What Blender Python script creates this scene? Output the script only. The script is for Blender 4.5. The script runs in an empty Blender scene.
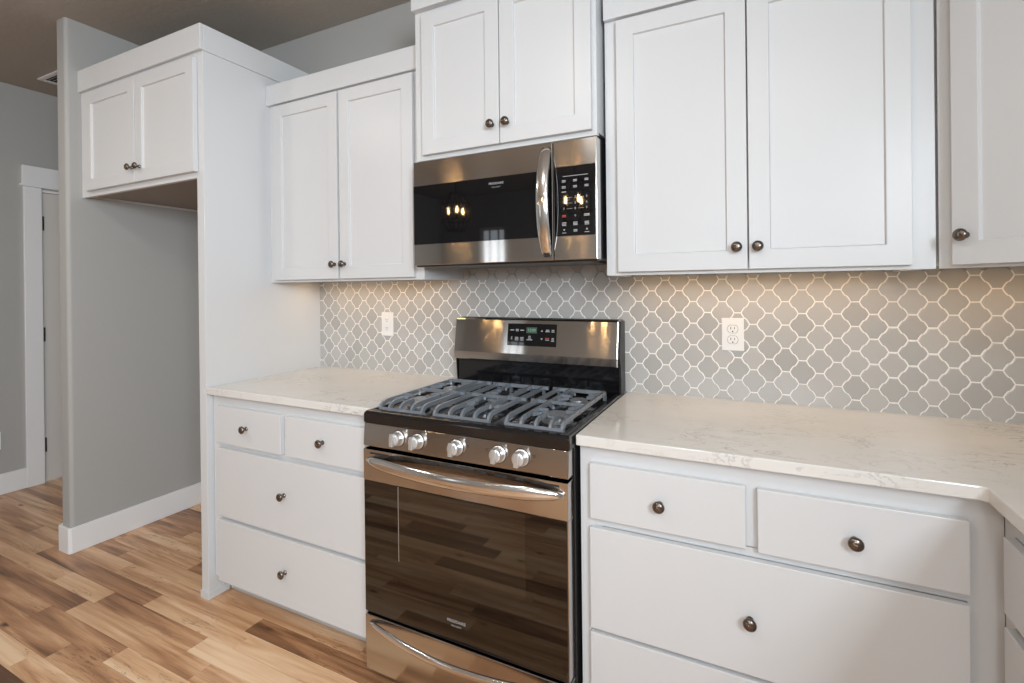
import bpy, bmesh, math, random
from mathutils import Matrix, Vector

# ------------------------------------------------------------------ scene, camera, light
S = bpy.context.scene
COL = S.collection
S.view_settings.view_transform = 'Standard'
S.view_settings.look = 'None'
S.view_settings.gamma = 1.0
S.view_settings.use_curve_mapping = False
S.view_settings.exposure = -0.10
try:
    S.cycles.use_denoising = True
    S.cycles.sample_clamp_indirect = 6.0
except Exception:
    pass

cam_d = bpy.data.cameras.new('camera')
cam_d.sensor_fit = 'HORIZONTAL'
cam_d.sensor_width = 36.0
cam_d.lens = 493.147 / 1024 * 36.0
cam_d.shift_y = -53.43 / 1024
cam_d.clip_start = 0.02
cam = bpy.data.objects.new('camera', cam_d)
COL.objects.link(cam)
_r = Vector((0.89747407, 0.44092384, -0.01124528))
_u = Vector((0.0094676, 0.00623152, 0.99993576))
_f = Vector((-0.44096559, 0.89752289, -0.00141814))
cam.matrix_world = Matrix(((_r.x, _u.x, -_f.x, 1.22258), (_r.y, _u.y, -_f.y, -1.97489),
                           (_r.z, _u.z, -_f.z, 1.34649), (0, 0, 0, 1)))
S.camera = cam

W = bpy.data.worlds.new('World'); S.world = W
W.use_nodes = True
_bg = W.node_tree.nodes['Background']
_bg.inputs[0].default_value = (0.80, 0.90, 1.0, 1)
_bg.inputs[1].default_value = 1.0

def area(name, loc, rot, sx, sy, power, color=(1, 1, 1), spread=180):
    l = bpy.data.lights.new(name, 'AREA')
    l.shape = 'RECTANGLE'; l.size = sx; l.size_y = sy
    l.energy = power; l.color = color; l.spread = math.radians(spread)
    o = bpy.data.objects.new(name, l); COL.objects.link(o)
    o.location = loc; o.rotation_euler = rot
    return o

R90 = math.radians(90)
# daylight standing in the openings of the rear and right walls (area lights look along -Z)
area('added_rear_fill', (1.25, -5.46, 2.0), (R90, 0, 0), 1.5, 0.8, 44, (0.81, 0.91, 1.0))  # added fill for the cabinet fronts, set in an unseen rear opening
area('daylight_window', (-2.335, -5.46, 1.64), (R90, 0, 0), 0.40, 1.2, 4, (0.85, 0.93, 1.0))
area('daylight_side_window', (2.35, -2.95, 1.97), (R90, 0, R90), 1.5, 0.8, 150, (0.81, 0.91, 1.0))
# warm strips tucked up under the wall cabinets
area('under_cabinet_strip_left', (-0.46, -0.12, 1.390), (0, 0, 0), 0.80, 0.03, 0.85, (1.0, 0.62, 0.28))
area('under_cabinet_strip_right', (1.20, -0.12, 1.390), (0, 0, 0), 0.80, 0.03, 0.9, (1.0, 0.62, 0.28))
area('under_cabinet_strip_corner', (1.85, -0.16, 1.390), (0, 0, 0), 0.30, 0.03, 0.42, (1.0, 0.62, 0.28))
# soft fill lights added at the ceiling, no fixtures in view
for _x, _y in ((-1.6, -1.9), (0.2, -2.1), (1.4, -2.9), (0.6, -4.3)):
    area('added_ceiling_fill', (_x, _y, 2.755), (0, 0, 0), 0.16, 0.16, 11, (1.0, 0.96, 0.91))

# ------------------------------------------------------------------ materials
def nodes_of(name):
    m = bpy.data.materials.new(name); m.use_nodes = True
    nt = m.node_tree
    return m, nt, nt.nodes['Principled BSDF']

def N(nt, kind, **kw):
    n = nt.nodes.new(kind)
    for k, v in kw.items():
        if k.startswith('i_'):
            n.inputs[k[2:].replace('_', ' ')].default_value = v
        else:
            setattr(n, k, v)
    return n

def L(nt, a, b): nt.links.new(a, b)

def ramp(nt, stops):
    r = nt.nodes.new('ShaderNodeValToRGB')
    e = r.color_ramp.elements
    e[0].position, e[0].color = stops[0][0], (*stops[0][1], 1)
    e[1].position, e[1].color = stops[-1][0], (*stops[-1][1], 1)
    for p, c in stops[1:-1]:
        n = e.new(p); n.color = (*c, 1)
    return r

def simple(name, col, rough=0.4, metal=0.0, bump=None, ior=1.5, aniso=0.0, coat=0.0):
    m, nt, b = nodes_of(name)
    b.inputs['Base Color'].default_value = (*col, 1)
    b.inputs['Roughness'].default_value = rough
    b.inputs['Metallic'].default_value = metal
    b.inputs['IOR'].default_value = ior
    b.inputs['Anisotropic'].default_value = aniso
    b.inputs['Coat Weight'].default_value = coat
    tc = N(nt, 'ShaderNodeTexCoord')
    nz = N(nt, 'ShaderNodeTexNoise', i_Scale=(bump[0] if bump else 12.0), i_Detail=3.0)
    L(nt, tc.outputs['Object'], nz.inputs['Vector'])
    # a touch of unevenness in the gloss
    mr = N(nt, 'ShaderNodeMapRange')
    mr.inputs['To Min'].default_value = max(0.0, rough * 0.93); mr.inputs['To Max'].default_value = rough * 1.07
    L(nt, nz.outputs['Fac'], mr.inputs['Value']); L(nt, mr.outputs['Result'], b.inputs['Roughness'])
    if bump:
        bp = N(nt, 'ShaderNodeBump', i_Strength=bump[1], i_Distance=bump[2])
        L(nt, nz.outputs['Fac'], bp.inputs['Height']); L(nt, bp.outputs['Normal'], b.inputs['Normal'])
    return m

def emit(name, col, s):
    m, nt, b = nodes_of(name)
    b.inputs['Base Color'].default_value = (0, 0, 0, 1)
    b.inputs['Emission Color'].default_value = (*col, 1)
    b.inputs['Emission Strength'].default_value = s
    return m

M = {}
M['white'] = simple('white_cabinet_paint', (0.635, 0.64, 0.645), 0.34)
M['trim'] = simple('white_trim_paint', (0.79, 0.79, 0.79), 0.40)
M['wall'] = simple('grey_wall_paint', (0.395, 0.39, 0.375), 0.75, bump=(90, 0.25, 0.002))
M['ceiling'] = simple('grey_ceiling_paint', (0.39, 0.355, 0.315), 0.85, bump=(40, 0.5, 0.004))
M['doorpaint'] = simple('warm_white_door_paint', (0.64, 0.61, 0.575), 0.4)
M['plastic'] = simple('white_plastic', (0.83, 0.83, 0.82), 0.25)
M['slot'] = simple('dark_slot', (0.02, 0.02, 0.02), 0.6)
M['gap'] = simple('grey_gap', (0.12, 0.12, 0.12), 0.6)
M['bronze'] = simple('dark_pewter_metal', (0.18, 0.15, 0.13), 0.26, 1.0)
M['hinge'] = simple('blackened_hinge', (0.06, 0.055, 0.05), 0.4, 0.8)
M['black'] = simple('black_enamel', (0.006, 0.006, 0.007), 0.09, ior=1.6)
M['blackplastic'] = simple('black_plastic', (0.012, 0.012, 0.013), 0.35)
M['iron'] = simple('grey_cast_iron', (0.25, 0.275, 0.31), 0.28, 0.45)
M['burner'] = simple('grey_burner_metal', (0.40, 0.40, 0.40), 0.40, 0.7)
M['ovenglass'] = simple('dark_oven_glass', (0.008, 0.005, 0.003), 0.03, ior=1.64)
M['innerglass'] = simple('oven_inner_pane', (0.022, 0.014, 0.008), 0.03, ior=1.64)
M['mwglass'] = simple('black_microwave_glass', (0.004, 0.004, 0.005), 0.03, ior=1.55)
M['chrome'] = simple('bright_steel', (0.72, 0.71, 0.70), 0.14, 1.0)
M['satin'] = simple('satin_nickel', (0.80, 0.80, 0.79), 0.32, 0.85)
M['darkmetal'] = simple('dark_filter_metal', (0.10, 0.10, 0.10), 0.4, 0.7)
M['lettering'] = simple('pale_lettering', (0.42, 0.42, 0.42), 0.5)
M['redmark'] = simple('red_marking', (0.5, 0.06, 0.04), 0.5)
M['inkmark'] = simple('dark_marking', (0.03, 0.03, 0.03), 0.5)
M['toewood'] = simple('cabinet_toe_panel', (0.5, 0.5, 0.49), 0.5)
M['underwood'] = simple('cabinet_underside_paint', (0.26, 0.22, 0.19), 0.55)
M['lcd'] = emit('green_clock_digits', (0.35, 0.75, 0.50), 0.6)
M['bulb'] = emit('warm_candle_bulb', (1.0, 0.62, 0.26), 210.0)
M['pendantmetal'] = simple('dark_pendant_metal', (0.05, 0.045, 0.04), 0.4, 0.9)

def steel(name, col, rough, along):
    m, nt, b = nodes_of(name)
    b.inputs['Metallic'].default_value = 1.0
    tc = N(nt, 'ShaderNodeTexCoord')
    mp = N(nt, 'ShaderNodeMapping')
    mp.inputs['Scale'].default_value = (0.8, 500, 500)
    L(nt, tc.outputs['Object'], mp.inputs['Vector'])
    nz = N(nt, 'ShaderNodeTexNoise', i_Scale=1.0, i_Detail=4.0)
    L(nt, mp.outputs['Vector'], nz.inputs['Vector'])
    rp = ramp(nt, [(0.3, tuple(c * 0.975 for c in col)), (0.7, col)])
    L(nt, nz.outputs['Fac'], rp.inputs['Fac']); L(nt, rp.outputs['Color'], b.inputs['Base Color'])
    mr = N(nt, 'ShaderNodeMapRange')
    mr.inputs['To Min'].default_value = rough * 0.93; mr.inputs['To Max'].default_value = rough * 1.07
    L(nt, nz.outputs['Fac'], mr.inputs['Value']); L(nt, mr.outputs['Result'], b.inputs['Roughness'])
    b.inputs['Anisotropic'].default_value = 1.0
    tg = N(nt, 'ShaderNodeCombineXYZ')
    tg.inputs[2].default_value = 1.0     # horizontal brushing smears reflections upright
    L(nt, tg.outputs[0], b.inputs['Tangent'])
    return m
M['steel'] = steel('brushed_stainless_steel', (0.50, 0.472, 0.445), 0.10, 'X')

def quartz():
    m, nt, b = nodes_of('cream_quartz_with_grey_veins')
    tc = N(nt, 'ShaderNodeTexCoord')
    mp = N(nt, 'ShaderNodeMapping'); mp.inputs['Scale'].default_value = (1.0, 1.9, 1.9); mp.inputs['Rotation'].default_value = (0, 0, 0.25)
    L(nt, tc.outputs['Object'], mp.inputs['Vector'])
    n1 = N(nt, 'ShaderNodeTexNoise', i_Scale=2.2, i_Detail=4.0)
    L(nt, mp.outputs['Vector'], n1.inputs['Vector'])
    base = ramp(nt, [(0.30, (0.66, 0.64, 0.605)), (0.70, (0.73, 0.712, 0.68))])
    L(nt, n1.outputs['Fac'], base.inputs['Fac'])
    nv = N(nt, 'ShaderNodeTexNoise', i_Scale=8.5, i_Detail=6.0, i_Roughness=0.62, i_Distortion=1.3)
    L(nt, mp.outputs['Vector'], nv.inputs['Vector'])
    vein = ramp(nt, [(0.478, (0, 0, 0)), (0.50, (1, 1, 1)), (0.522, (0, 0, 0))])
    L(nt, nv.outputs['Fac'], vein.inputs['Fac'])
    nm = N(nt, 'ShaderNodeTexNoise', i_Scale=4.5, i_Detail=2.0)
    L(nt, tc.outputs['Object'], nm.inputs['Vector'])
    mask = ramp(nt, [(0.46, (0, 0, 0)), (0.64, (1, 1, 1))])
    L(nt, nm.outputs['Fac'], mask.inputs['Fac'])
    mul = N(nt, 'ShaderNodeMath', operation='MULTIPLY')
    L(nt, vein.outputs['Color'], mul.inputs[0]); L(nt, mask.outputs['Color'], mul.inputs[1])
    mul2 = N(nt, 'ShaderNodeMath', operation='MULTIPLY'); mul2.inputs[1].default_value = 0.62
    L(nt, mul.outputs[0], mul2.inputs[0])
    mix = N(nt, 'ShaderNodeMix', data_type='RGBA')
    L(nt, mul2.outputs[0], mix.inputs['Factor']); L(nt, base.outputs['Color'], mix.inputs['A'])
    mix.inputs['B'].default_value = (0.26, 0.25, 0.245, 1)
    L(nt, mix.outputs['Result'], b.inputs['Base Color'])
    b.inputs['Roughness'].default_value = 0.13
    return m
M['quartz'] = quartz()

def tile_mat():
    m, nt, b = nodes_of('glazed_grey_tile')
    g = N(nt, 'ShaderNodeNewGeometry')
    rp = ramp(nt, [(0.0, (0.41, 0.40, 0.385)), (0.5, (0.45, 0.44, 0.425)), (1.0, (0.485, 0.473, 0.458))])
    L(nt, g.outputs['Random Per Island'], rp.inputs['Fac'])
    L(nt, rp.outputs['Color'], b.inputs['Base Color'])
    b.inputs['Roughness'].default_value = 0.22
    return m
M['tile'] = tile_mat()
M['grout'] = simple('white_grout', (0.86, 0.84, 0.80), 0.8)

def floor_mat():
    m, nt, b = nodes_of('hickory_plank_floor')
    at = N(nt, 'ShaderNodeAttribute', attribute_name='plank')
    sp = N(nt, 'ShaderNodeSeparateColor'); L(nt, at.outputs['Color'], sp.inputs['Color'])
    tc = N(nt, 'ShaderNodeTexCoord')
    off = N(nt, 'ShaderNodeCombineXYZ')
    k1 = N(nt, 'ShaderNodeMath', operation='MULTIPLY'); k1.inputs[1].default_value = 60.0
    k2 = N(nt, 'ShaderNodeMath', operation='MULTIPLY'); k2.inputs[1].default_value = 37.0
    L(nt, sp.outputs['Green'], k1.inputs[0]); L(nt, sp.outputs['Blue'], k2.inputs[0])
    L(nt, k1.outputs[0], off.inputs[0]); L(nt, k2.outputs[0], off.inputs[1]); L(nt, k2.outputs[0], off.inputs[2])
    add = N(nt, 'ShaderNodeVectorMath', operation='ADD')
    L(nt, tc.outputs['Object'], add.inputs[0]); L(nt, off.outputs[0], add.inputs[1])
    def noise(scale, sc, detail=4.0, rough=0.55, dist=0.0):
        mp = N(nt, 'ShaderNodeMapping'); mp.inputs['Scale'].default_value = scale
        L(nt, add.outputs[0], mp.inputs['Vector'])
        n = N(nt, 'ShaderNodeTexNoise', i_Scale=sc, i_Detail=detail, i_Roughness=rough, i_Distortion=dist)
        L(nt, mp.outputs['Vector'], n.inputs['Vector'])
        return n
    cloud = noise((0.8, 11, 1), 1.6, 4.0, 0.5, 0.9)        # broad heartwood / sapwood bands
    grain = noise((2.5, 110, 1), 2.0, 5.0, 0.7, 0.3)
    streak = noise((1.3, 12, 1), 1.6, 5.0, 0.6, 1.4)
    # tone = plank tone + bands + grain
    t1 = N(nt, 'ShaderNodeMath', operation='MULTIPLY_ADD'); t1.inputs[1].default_value = 1.5; t1.inputs[2].default_value = -0.68
    L(nt, cloud.outputs['Fac'], t1.inputs[0])
    t2 = N(nt, 'ShaderNodeMath', operation='MULTIPLY_ADD'); t2.inputs[1].default_value = 0.50; t2.inputs[2].default_value = -0.24
    L(nt, grain.outputs['Fac'], t2.inputs[0])
    s1 = N(nt, 'ShaderNodeMath', operation='ADD'); L(nt, sp.outputs['Red'], s1.inputs[0]); L(nt, t1.outputs[0], s1.inputs[1])
    s2 = N(nt, 'ShaderNodeMath', operation='ADD', use_clamp=True); L(nt, s1.outputs[0], s2.inputs[0]); L(nt, t2.outputs[0], s2.inputs[1])
    rp = ramp(nt, [(0.0, (0.84, 0.60, 0.385)), (0.3, (0.69, 0.42, 0.235)), (0.55, (0.47, 0.24, 0.118)),
                   (0.80, (0.25, 0.118, 0.056)), (1.0, (0.12, 0.058, 0.03))])
    L(nt, s2.outputs[0], rp.inputs['Fac'])
    vein = ramp(nt, [(0.488, (0, 0, 0)), (0.50, (1, 1, 1)), (0.512, (0, 0, 0))])
    L(nt, streak.outputs['Fac'], vein.inputs['Fac'])
    msk = noise((1.5, 3, 1), 1.5, 2.0)
    mr = ramp(nt, [(0.52, (0, 0, 0)), (0.66, (0.8, 0.8, 0.8))]); L(nt, msk.outputs['Fac'], mr.inputs['Fac'])
    vm = N(nt, 'ShaderNodeMath', operation='MULTIPLY'); L(nt, vein.outputs['Color'], vm.inputs[0]); L(nt, mr.outputs['Color'], vm.inputs[1])
    mix = N(nt, 'ShaderNodeMix', data_type='RGBA')
    L(nt, vm.outputs[0], mix.inputs['Factor']); L(nt, rp.outputs['Color'], mix.inputs['A']); mix.inputs['B'].default_value = (0.07, 0.035, 0.02, 1)
    # knots
    vo = N(nt, 'ShaderNodeTexVoronoi', i_Scale=1.0, feature='F1')
    mpv = N(nt, 'ShaderNodeMapping'); mpv.inputs['Scale'].default_value = (3.0, 9.0, 1.0)
    L(nt, add.outputs[0], mpv.inputs['Vector'])
    wob = N(nt, 'ShaderNodeVectorMath', operation='MULTIPLY_ADD')
    L(nt, grain.outputs['Color'], wob.inputs[0]); wob.inputs[1].default_value = (0.16, 0.16, 0.16); L(nt, mpv.outputs['Vector'], wob.inputs[2])
    L(nt, wob.outputs[0], vo.inputs['Vector'])
    kn = ramp(nt, [(0.03, (1, 1, 1)), (0.115, (0, 0, 0))]); L(nt, vo.outputs['Distance'], kn.inputs['Fac'])
    mix2 = N(nt, 'ShaderNodeMix', data_type='RGBA')
    L(nt, kn.outputs['Color'], mix2.inputs['Factor']); L(nt, mix.outputs['Result'], mix2.inputs['A']); mix2.inputs['B'].default_value = (0.09, 0.04, 0.02, 1)
    L(nt, mix2.outputs['Result'], b.inputs['Base Color'])
    b.inputs['Roughness'].default_value = 0.30
    bp = N(nt, 'ShaderNodeBump', i_Strength=0.08, i_Distance=0.002)
    L(nt, grain.outputs['Fac'], bp.inputs['Height']); L(nt, bp.outputs['Normal'], b.inputs['Normal'])
    return m
M['floor'] = floor_mat()

# ------------------------------------------------------------------ mesh helpers
I4 = Matrix.Identity(4)

class MB:
    """collects shapes given in world (or face-local) metres, then links them as ONE mesh object"""
    def __init__(self): self.bm = bmesh.new()
    def box(self, x0, x1, y0, y1, z0, z1, T=I4):
        v = [self.bm.verts.new(T @ Vector(p)) for p in
             ((x0, y0, z0), (x1, y0, z0), (x1, y1, z0), (x0, y1, z0), (x0, y0, z1), (x1, y0, z1), (x1, y1, z1), (x0, y1, z1))]
        for f in ((0, 3, 2, 1), (4, 5, 6, 7), (0, 1, 5, 4), (1, 2, 6, 5), (2, 3, 7, 6), (3, 0, 4, 7)):
            self.bm.faces.new([v[i] for i in f])
        return self
    def prism(self, pts, axis, a, b, T=I4):
        """closed polygon pts in the two other axes, extruded along axis from a to b"""
        def P(p, t):
            q = list(p); q.insert(axis, t); return T @ Vector(q)
        A = [self.bm.verts.new(P(p, a)) for p in pts]; B = [self.bm.verts.new(P(p, b)) for p in pts]
        n = len(pts)
        self.bm.faces.new(A); self.bm.faces.new(B[::-1])
        for i in range(n):
            self.bm.faces.new((A[i], B[i], B[(i + 1) % n], A[(i + 1) % n]))
        return self
    def lathe(self, prof, T=I4, seg=24, sx=1.0, sz=1.0):
        """profile (radius, distance along local -y)"""
        rings = []
        for r, d in prof:
            if r < 1e-6:
                rings.append([self.bm.verts.new(T @ Vector((0, -d, 0)))])
            else:
                rings.append([self.bm.verts.new(T @ Vector((r * sx * math.cos(2 * math.pi * k / seg), -d, r * sz * math.sin(2 * math.pi * k / seg)))) for k in range(seg)])
        for a, b in zip(rings, rings[1:]):
            for k in range(seg):
                k2 = (k + 1) % seg
                if len(a) == 1 and len(b) == 1: continue
                if len(a) == 1: self.bm.faces.new((a[0], b[k], b[k2]))
                elif len(b) == 1: self.bm.faces.new((a[k], b[0], a[k2]))
                else: self.bm.faces.new((a[k], b[k], b[k2], a[k2]))
        for rg, flip in ((rings[0], 0), (rings[-1], 1)):
            if len(rg) > 1: self.bm.faces.new(rg if flip else rg[::-1])
        return self
    def sweep(self, path, sec):
        """path: list of (centre, side vector, up vector); sec: list of (a, b) per station or one list"""
        rings = []
        for i, (c, s, u) in enumerate(path):
            sc = sec[i] if isinstance(sec[0], list) else sec
            rings.append([self.bm.verts.new(Vector(c) + Vector(s) * a + Vector(u) * b) for a, b in sc])
        n = len(rings[0])
        for a, b in zip(rings, rings[1:]):
            for k in range(n):
                self.bm.faces.new((a[k], b[k], b[(k + 1) % n], a[(k + 1) % n]))
        self.bm.faces.new(rings[0][::-1]); self.bm.faces.new(rings[-1])
        return self
    def tube(self, pts, r, seg=8):
        pts = [Vector(p) for p in pts]
        path = []
        for i, p in enumerate(pts):
            t = (pts[min(i + 1, len(pts) - 1)] - pts[max(i - 1, 0)]).normalized()
            a = t.orthogonal().normalized() if i == 0 else (path[-1][1] - t * path[-1][1].dot(t)).normalized()
            path.append((p, a, t.cross(a)))
        self.sweep(path, [(r * math.cos(2 * math.pi * k / seg), r * math.sin(2 * math.pi * k / seg)) for k in range(seg)])
        return self
    def build(self, name, mat, parent=None, bevel=0.0, smooth=False, seg=2):
        bm = self.bm
        bmesh.ops.recalc_face_normals(bm, faces=bm.faces[:])
        me = bpy.data.meshes.new(name)
        if parent is not None:
            bm.transform(world_of(parent).inverted())
        if smooth:
            for f in bm.faces: f.smooth = True
        bm.to_mesh(me); bm.free()
        me.materials.append(mat)
        o = bpy.data.objects.new(name, me); COL.objects.link(o)
        if parent is not None: o.parent = parent
        if bevel:
            md = o.modifiers.new('edge', 'BEVEL'); md.width = bevel; md.segments = seg
            md.limit_method = 'ANGLE'; md.angle_limit = math.radians(35)
        return o

def world_of(o):
    m = o.matrix_basis.copy()
    while o.parent is not None:
        o = o.parent; m = o.matrix_basis @ m
    return m

def tag(o, label=None, cat=None, group=None, kind=None):
    if label: o['label'] = label
    if cat: o['category'] = cat
    if group: o['group'] = group
    if kind: o['kind'] = kind
    return o

def thing(name, label, cat, loc=(0, 0, 0), group=None):
    o = bpy.data.objects.new(name, None); COL.objects.link(o)
    o.empty_display_size = 0.05
    o.location = loc
    return tag(o, label, cat, group)

def struct(name, mb, mat, **k):
    return tag(mb.build(name, mat, **k), kind='structure')

def arc(cx, cy, r, a0, a1, n):
    return [(cx + r * math.cos(math.radians(a0 + (a1 - a0) * i / n)), cy + r * math.sin(math.radians(a0 + (a1 - a0) * i / n))) for i in range(n + 1)]

def lettering(text, size, T, mat, name, parent, spacing=1.0):
    """writing in the local x-z plane, facing local -y, centred on T's origin"""
    c = bpy.data.curves.new(name, 'FONT'); c.body = text; c.size = size
    c.align_x = 'CENTER'; c.align_y = 'CENTER'; c.extrude = 0.0003; c.space_character = spacing
    c.resolution_u = 3
    tmp = bpy.data.objects.new(name + '_tmp', c); COL.objects.link(tmp)
    dg = bpy.context.evaluated_depsgraph_get()
    me = bpy.data.meshes.new_from_object(tmp.evaluated_get(dg))
    bpy.data.objects.remove(tmp); bpy.data.curves.remove(c)
    me.transform(world_of(parent).inverted() @ T @ Matrix.Rotation(R90, 4, 'X'))
    me.materials.clear(); me.materials.append(mat)
    o = bpy.data.objects.new(name, me); COL.objects.link(o); o.parent = parent
    return o

def face_frame_at(x, y, deg):  # local x runs along the face, local -y points out of it
    return Matrix.Translation((x, y, 0)) @ Matrix.Rotation(math.radians(deg), 4, 'Z')

# ------------------------------------------------------------------ room shell
CEIL = 2.765
WX, WT = -1.948, 0.097           # kitchen face and thickness of the partition
FX = -3.306                      # far left wall
RX = 2.284                       # right wall
BY = -5.40                       # rear wall

def plank_floor():
    rnd = random.Random(11)
    bm = bmesh.new()
    lay = bm.loops.layers.float_color.new('plank')
    pitch, y_ref = 0.0825, -0.618
    known = {   # breaks and tones of the planks in plain view, row by row from the cabinets towards the viewer
        0: [(-3.3, .40), (-2.46, .30), (-1.55, .34), (-0.598, .64), (0.5, .4)],
        1: [(-3.1, .30), (-2.12, .62), (-1.145, .20), (-0.55, .25), (0.1, .45)],
        2: [(-3.0, .26), (-1.73, .24), (-1.36, .46), (-0.695, .04), (0.2, .4)],
        3: [(-3.0, .3), (-2.35, .66), (-1.40, .22), (-0.55, .3), (0.3, .5)],
        4: [(-2.7, .42), (-1.50, .58), (-0.918, .10), (-0.1, .4)],
        5: [(-2.6, .40), (-1.138, .50), (-0.60, .2), (0.2, .5)],
        6: [(-2.2, .06), (-1.20, .30), (-0.3, .5)],
        7: [(-2.0, .70), (-1.0, .35), (0, .2)],
        -1: [(-3.2, .35), (-2.3, .52), (-1.7, .33), (-0.9, .26), (-0.1, .4)],
        -2: [(-3.3, .3), (-1.9, .40), (-1.25, .60), (-0.7, .35), (0.1, .5)],
        -3: [(-3.3, .5), (-2.0, .28), (-1.3, .45), (-0.6, .3)],
        -4: [(-3.3, .35), (-2.4, .55), (-1.6, .40), (-1.0, .62)],
    }
    g = 0.0006
    r0 = math.floor((y_ref - 1.1) / pitch) - 1
    k = -22
    while y_ref - k * pitch > BY - 0.1:
        y1 = y_ref - k * pitch; y0 = y1 - pitch
        if k in known:
            br = [(-3.5, .4)] + known[k]
            last = br[-1][0]
        else:
            x = -3.5 - rnd.random() * 0.5; br = []
            while x < RX:
                br.append((x, min(0.8, max(0.02, rnd.gauss(0.38, 0.19))))); x += rnd.uniform(0.35, 1.15)
            last = RX + 1
        x = last
        while x < RX - 0.3:
            x += rnd.uniform(0.4, 1.0); br.append((x, min(0.8, max(0.02, rnd.gauss(0.38, 0.19)))))
        for i, (x0, t) in enumerate(br):
            x1 = br[i + 1][0] if i + 1 < len(br) else RX + 0.2
            x0 = max(x0, -3.5); x1 = min(x1, RX + 0.15)
            if x1 <= x0 + 0.01: continue
            c = (t, rnd.random(), rnd.random(), 1)
            vt = [bm.verts.new(p) for p in ((x0 + g, y0 + g, 0), (x1 - g, y0 + g, 0), (x1 - g, y1 - g, 0), (x0 + g, y1 - g, 0))]
            vb = [bm.verts.new(p) for p in ((x0, y0, -0.0015), (x1, y0, -0.0015), (x1, y1, -0.0015), (x0, y1, -0.0015))]
            fs = [bm.faces.new(vt)] + [bm.faces.new((vb[j], vb[(j + 1) % 4], vt[(j + 1) % 4], vt[j])) for j in range(4)]
            for f in fs:
                for lp in f.loops: lp[lay] = c
        k += 1
    # subfloor under the joints
    fs = bmesh.ops.create_cube(bm, size=1.0, matrix=Matrix.Translation(((-3.5 + RX + .15) / 2, (BY - .15 + 1.2) / 2, -0.05)) @ Matrix.Diagonal((RX + 3.65, 1.35 - BY, 0.096, 1)))
    for v in fs['verts']:
        for lp in v.link_loops: lp[lay] = (0.95, 0.3, 0.3, 1)
    me = bpy.data.meshes.new('floor'); bm.to_mesh(me); bm.free()
    me.materials.append(M['floor'])
    o = bpy.data.objects.new('floor', me); COL.objects.link(o)
    return tag(o, kind='structure')
plank_floor()

struct('ceiling', MB().box(FX - .12, RX + .12, BY - .12, 1.15, CEIL, CEIL + .1), M['ceiling'])
struct('wall_back', MB().box(WX, RX + .12, 0, .12, 0, CEIL), M['wall'])
struct('wall_right', MB().box(RX, RX + .12, -2.18, 0, 0, CEIL).box(RX, RX + .12, BY, -3.72, 0, CEIL)
       .box(RX, RX + .12, -3.72, -2.18, 0, 1.55).box(RX, RX + .12, -3.72, -2.18, 2.39, CEIL), M['wall'])
struct('wall_front', MB().box(FX, -2.56, BY - .12, BY, 0, CEIL).box(-2.11, .48, BY - .12, BY, 0, CEIL).box(2.02, RX + .12, BY - .12, BY, 0, CEIL)
       .box(-2.56, -2.11, BY - .12, BY, 0, 1.0).box(-2.56, -2.11, BY - .12, BY, 2.27, CEIL).box(.48, 2.02, BY - .12, BY, 0, 1.58).box(.48, 2.02, BY - .12, BY, 2.42, CEIL), M['wall'])
# far left wall with its door opening (y -0.30 to 0.50)
struct('wall_left', MB().box(FX - .12, FX, BY, -.309, 0, CEIL).box(FX - .12, FX, .50, 1.15, 0, CEIL).box(FX - .12, FX, -.309, .50, 2.075, CEIL), M['wall'])
struct('wall_hall', MB().box(FX, WX - WT, 1.03, 1.15, 0, CEIL), M['wall'])
# partition beside the refrigerator recess, rounded drywall corners
c_ = 0.018
pts = [(WX - WT, 1.03)] + [(x, y) for x, y in arc(WX - WT + c_, -.705 + c_, c_, 180, 270, 5)] + [(x, y) for x, y in arc(WX - c_, -.705 + c_, c_, 270, 360, 5)] + [(WX, 1.03)]
struct('wall_partition', MB().prism(pts, 2, 0, CEIL), M['wall'], smooth=False)
# baseboards
bt, bh = .013, .133
def board(mb, x0, x1, y0, y1):
    mb.box(x0, x1, y0, y1, 0, bh)
mb = MB(); cc = .006
o_ = bt
pp = [(WX - WT - o_, .98), (WX - WT - o_, -.705 - o_ + .012), (WX - WT - o_ + .012, -.705 - o_), (WX + o_ - .012, -.705 - o_), (WX + o_, -.705 - o_ + .012), (WX + o_, -.002),
      (WX + .0005, -.002), (WX + .0005, -.7055), (WX - WT - .0005, -.7055), (WX - WT - .0005, .98)]
mb.prism(pp, 2, 0.0005, bh)
struct('baseboard_partition', mb, M['trim'], bevel=.003)
struct('baseboard_left', MB().box(FX + .0005, FX + .014, BY, -.405, .0005, .14), M['trim'], bevel=.003)
struct('baseboard_back', MB().box(WX + .02, -.975, -.014, -.0005, .0005, bh), M['trim'], bevel=.003)
# far door with flat casing and head board
d = tag(bpy.data.objects.new('door_1', None), kind='structure'); COL.objects.link(d); d.location = (FX, .1, 0)
MB().box(FX - .043, FX - .004, -.2965, .483, .012, 2.055).build('door_panel', M['doorpaint'], d, bevel=.002)
MB().box(FX + .0005, FX + .018, -.405, -.309, .0005, 2.083).box(FX + .0005, FX + .018, .502, .604, .0005, 2.083).build('casing', M['trim'], d, bevel=.002)
MB().box(FX + .0005, FX + .022, -.412, .612, 2.0985, 2.229).build('head_casing', M['trim'], d, bevel=.002)
MB().box(FX + .0005, FX + .030, -.424, .624, 2.0835, 2.098).build('head_fillet', M['trim'], d, bevel=.002)
MB().box(FX - .11, FX + .0, -.3085, -.3000, .0005, 2.0745).box(FX - .11, FX, .4865, .4995, .0005, 2.0745).box(FX - .11, FX, -.3000, .4865, 2.0585, 2.0745).build('jamb', M['trim'], d)
for hz in (1.838, 1.05, .267):
    MB().box(FX - .017, FX + .004, -.3015, -.2925, hz - .05, hz + .05).build('hinge', M['hinge'], d, bevel=.001)
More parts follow.
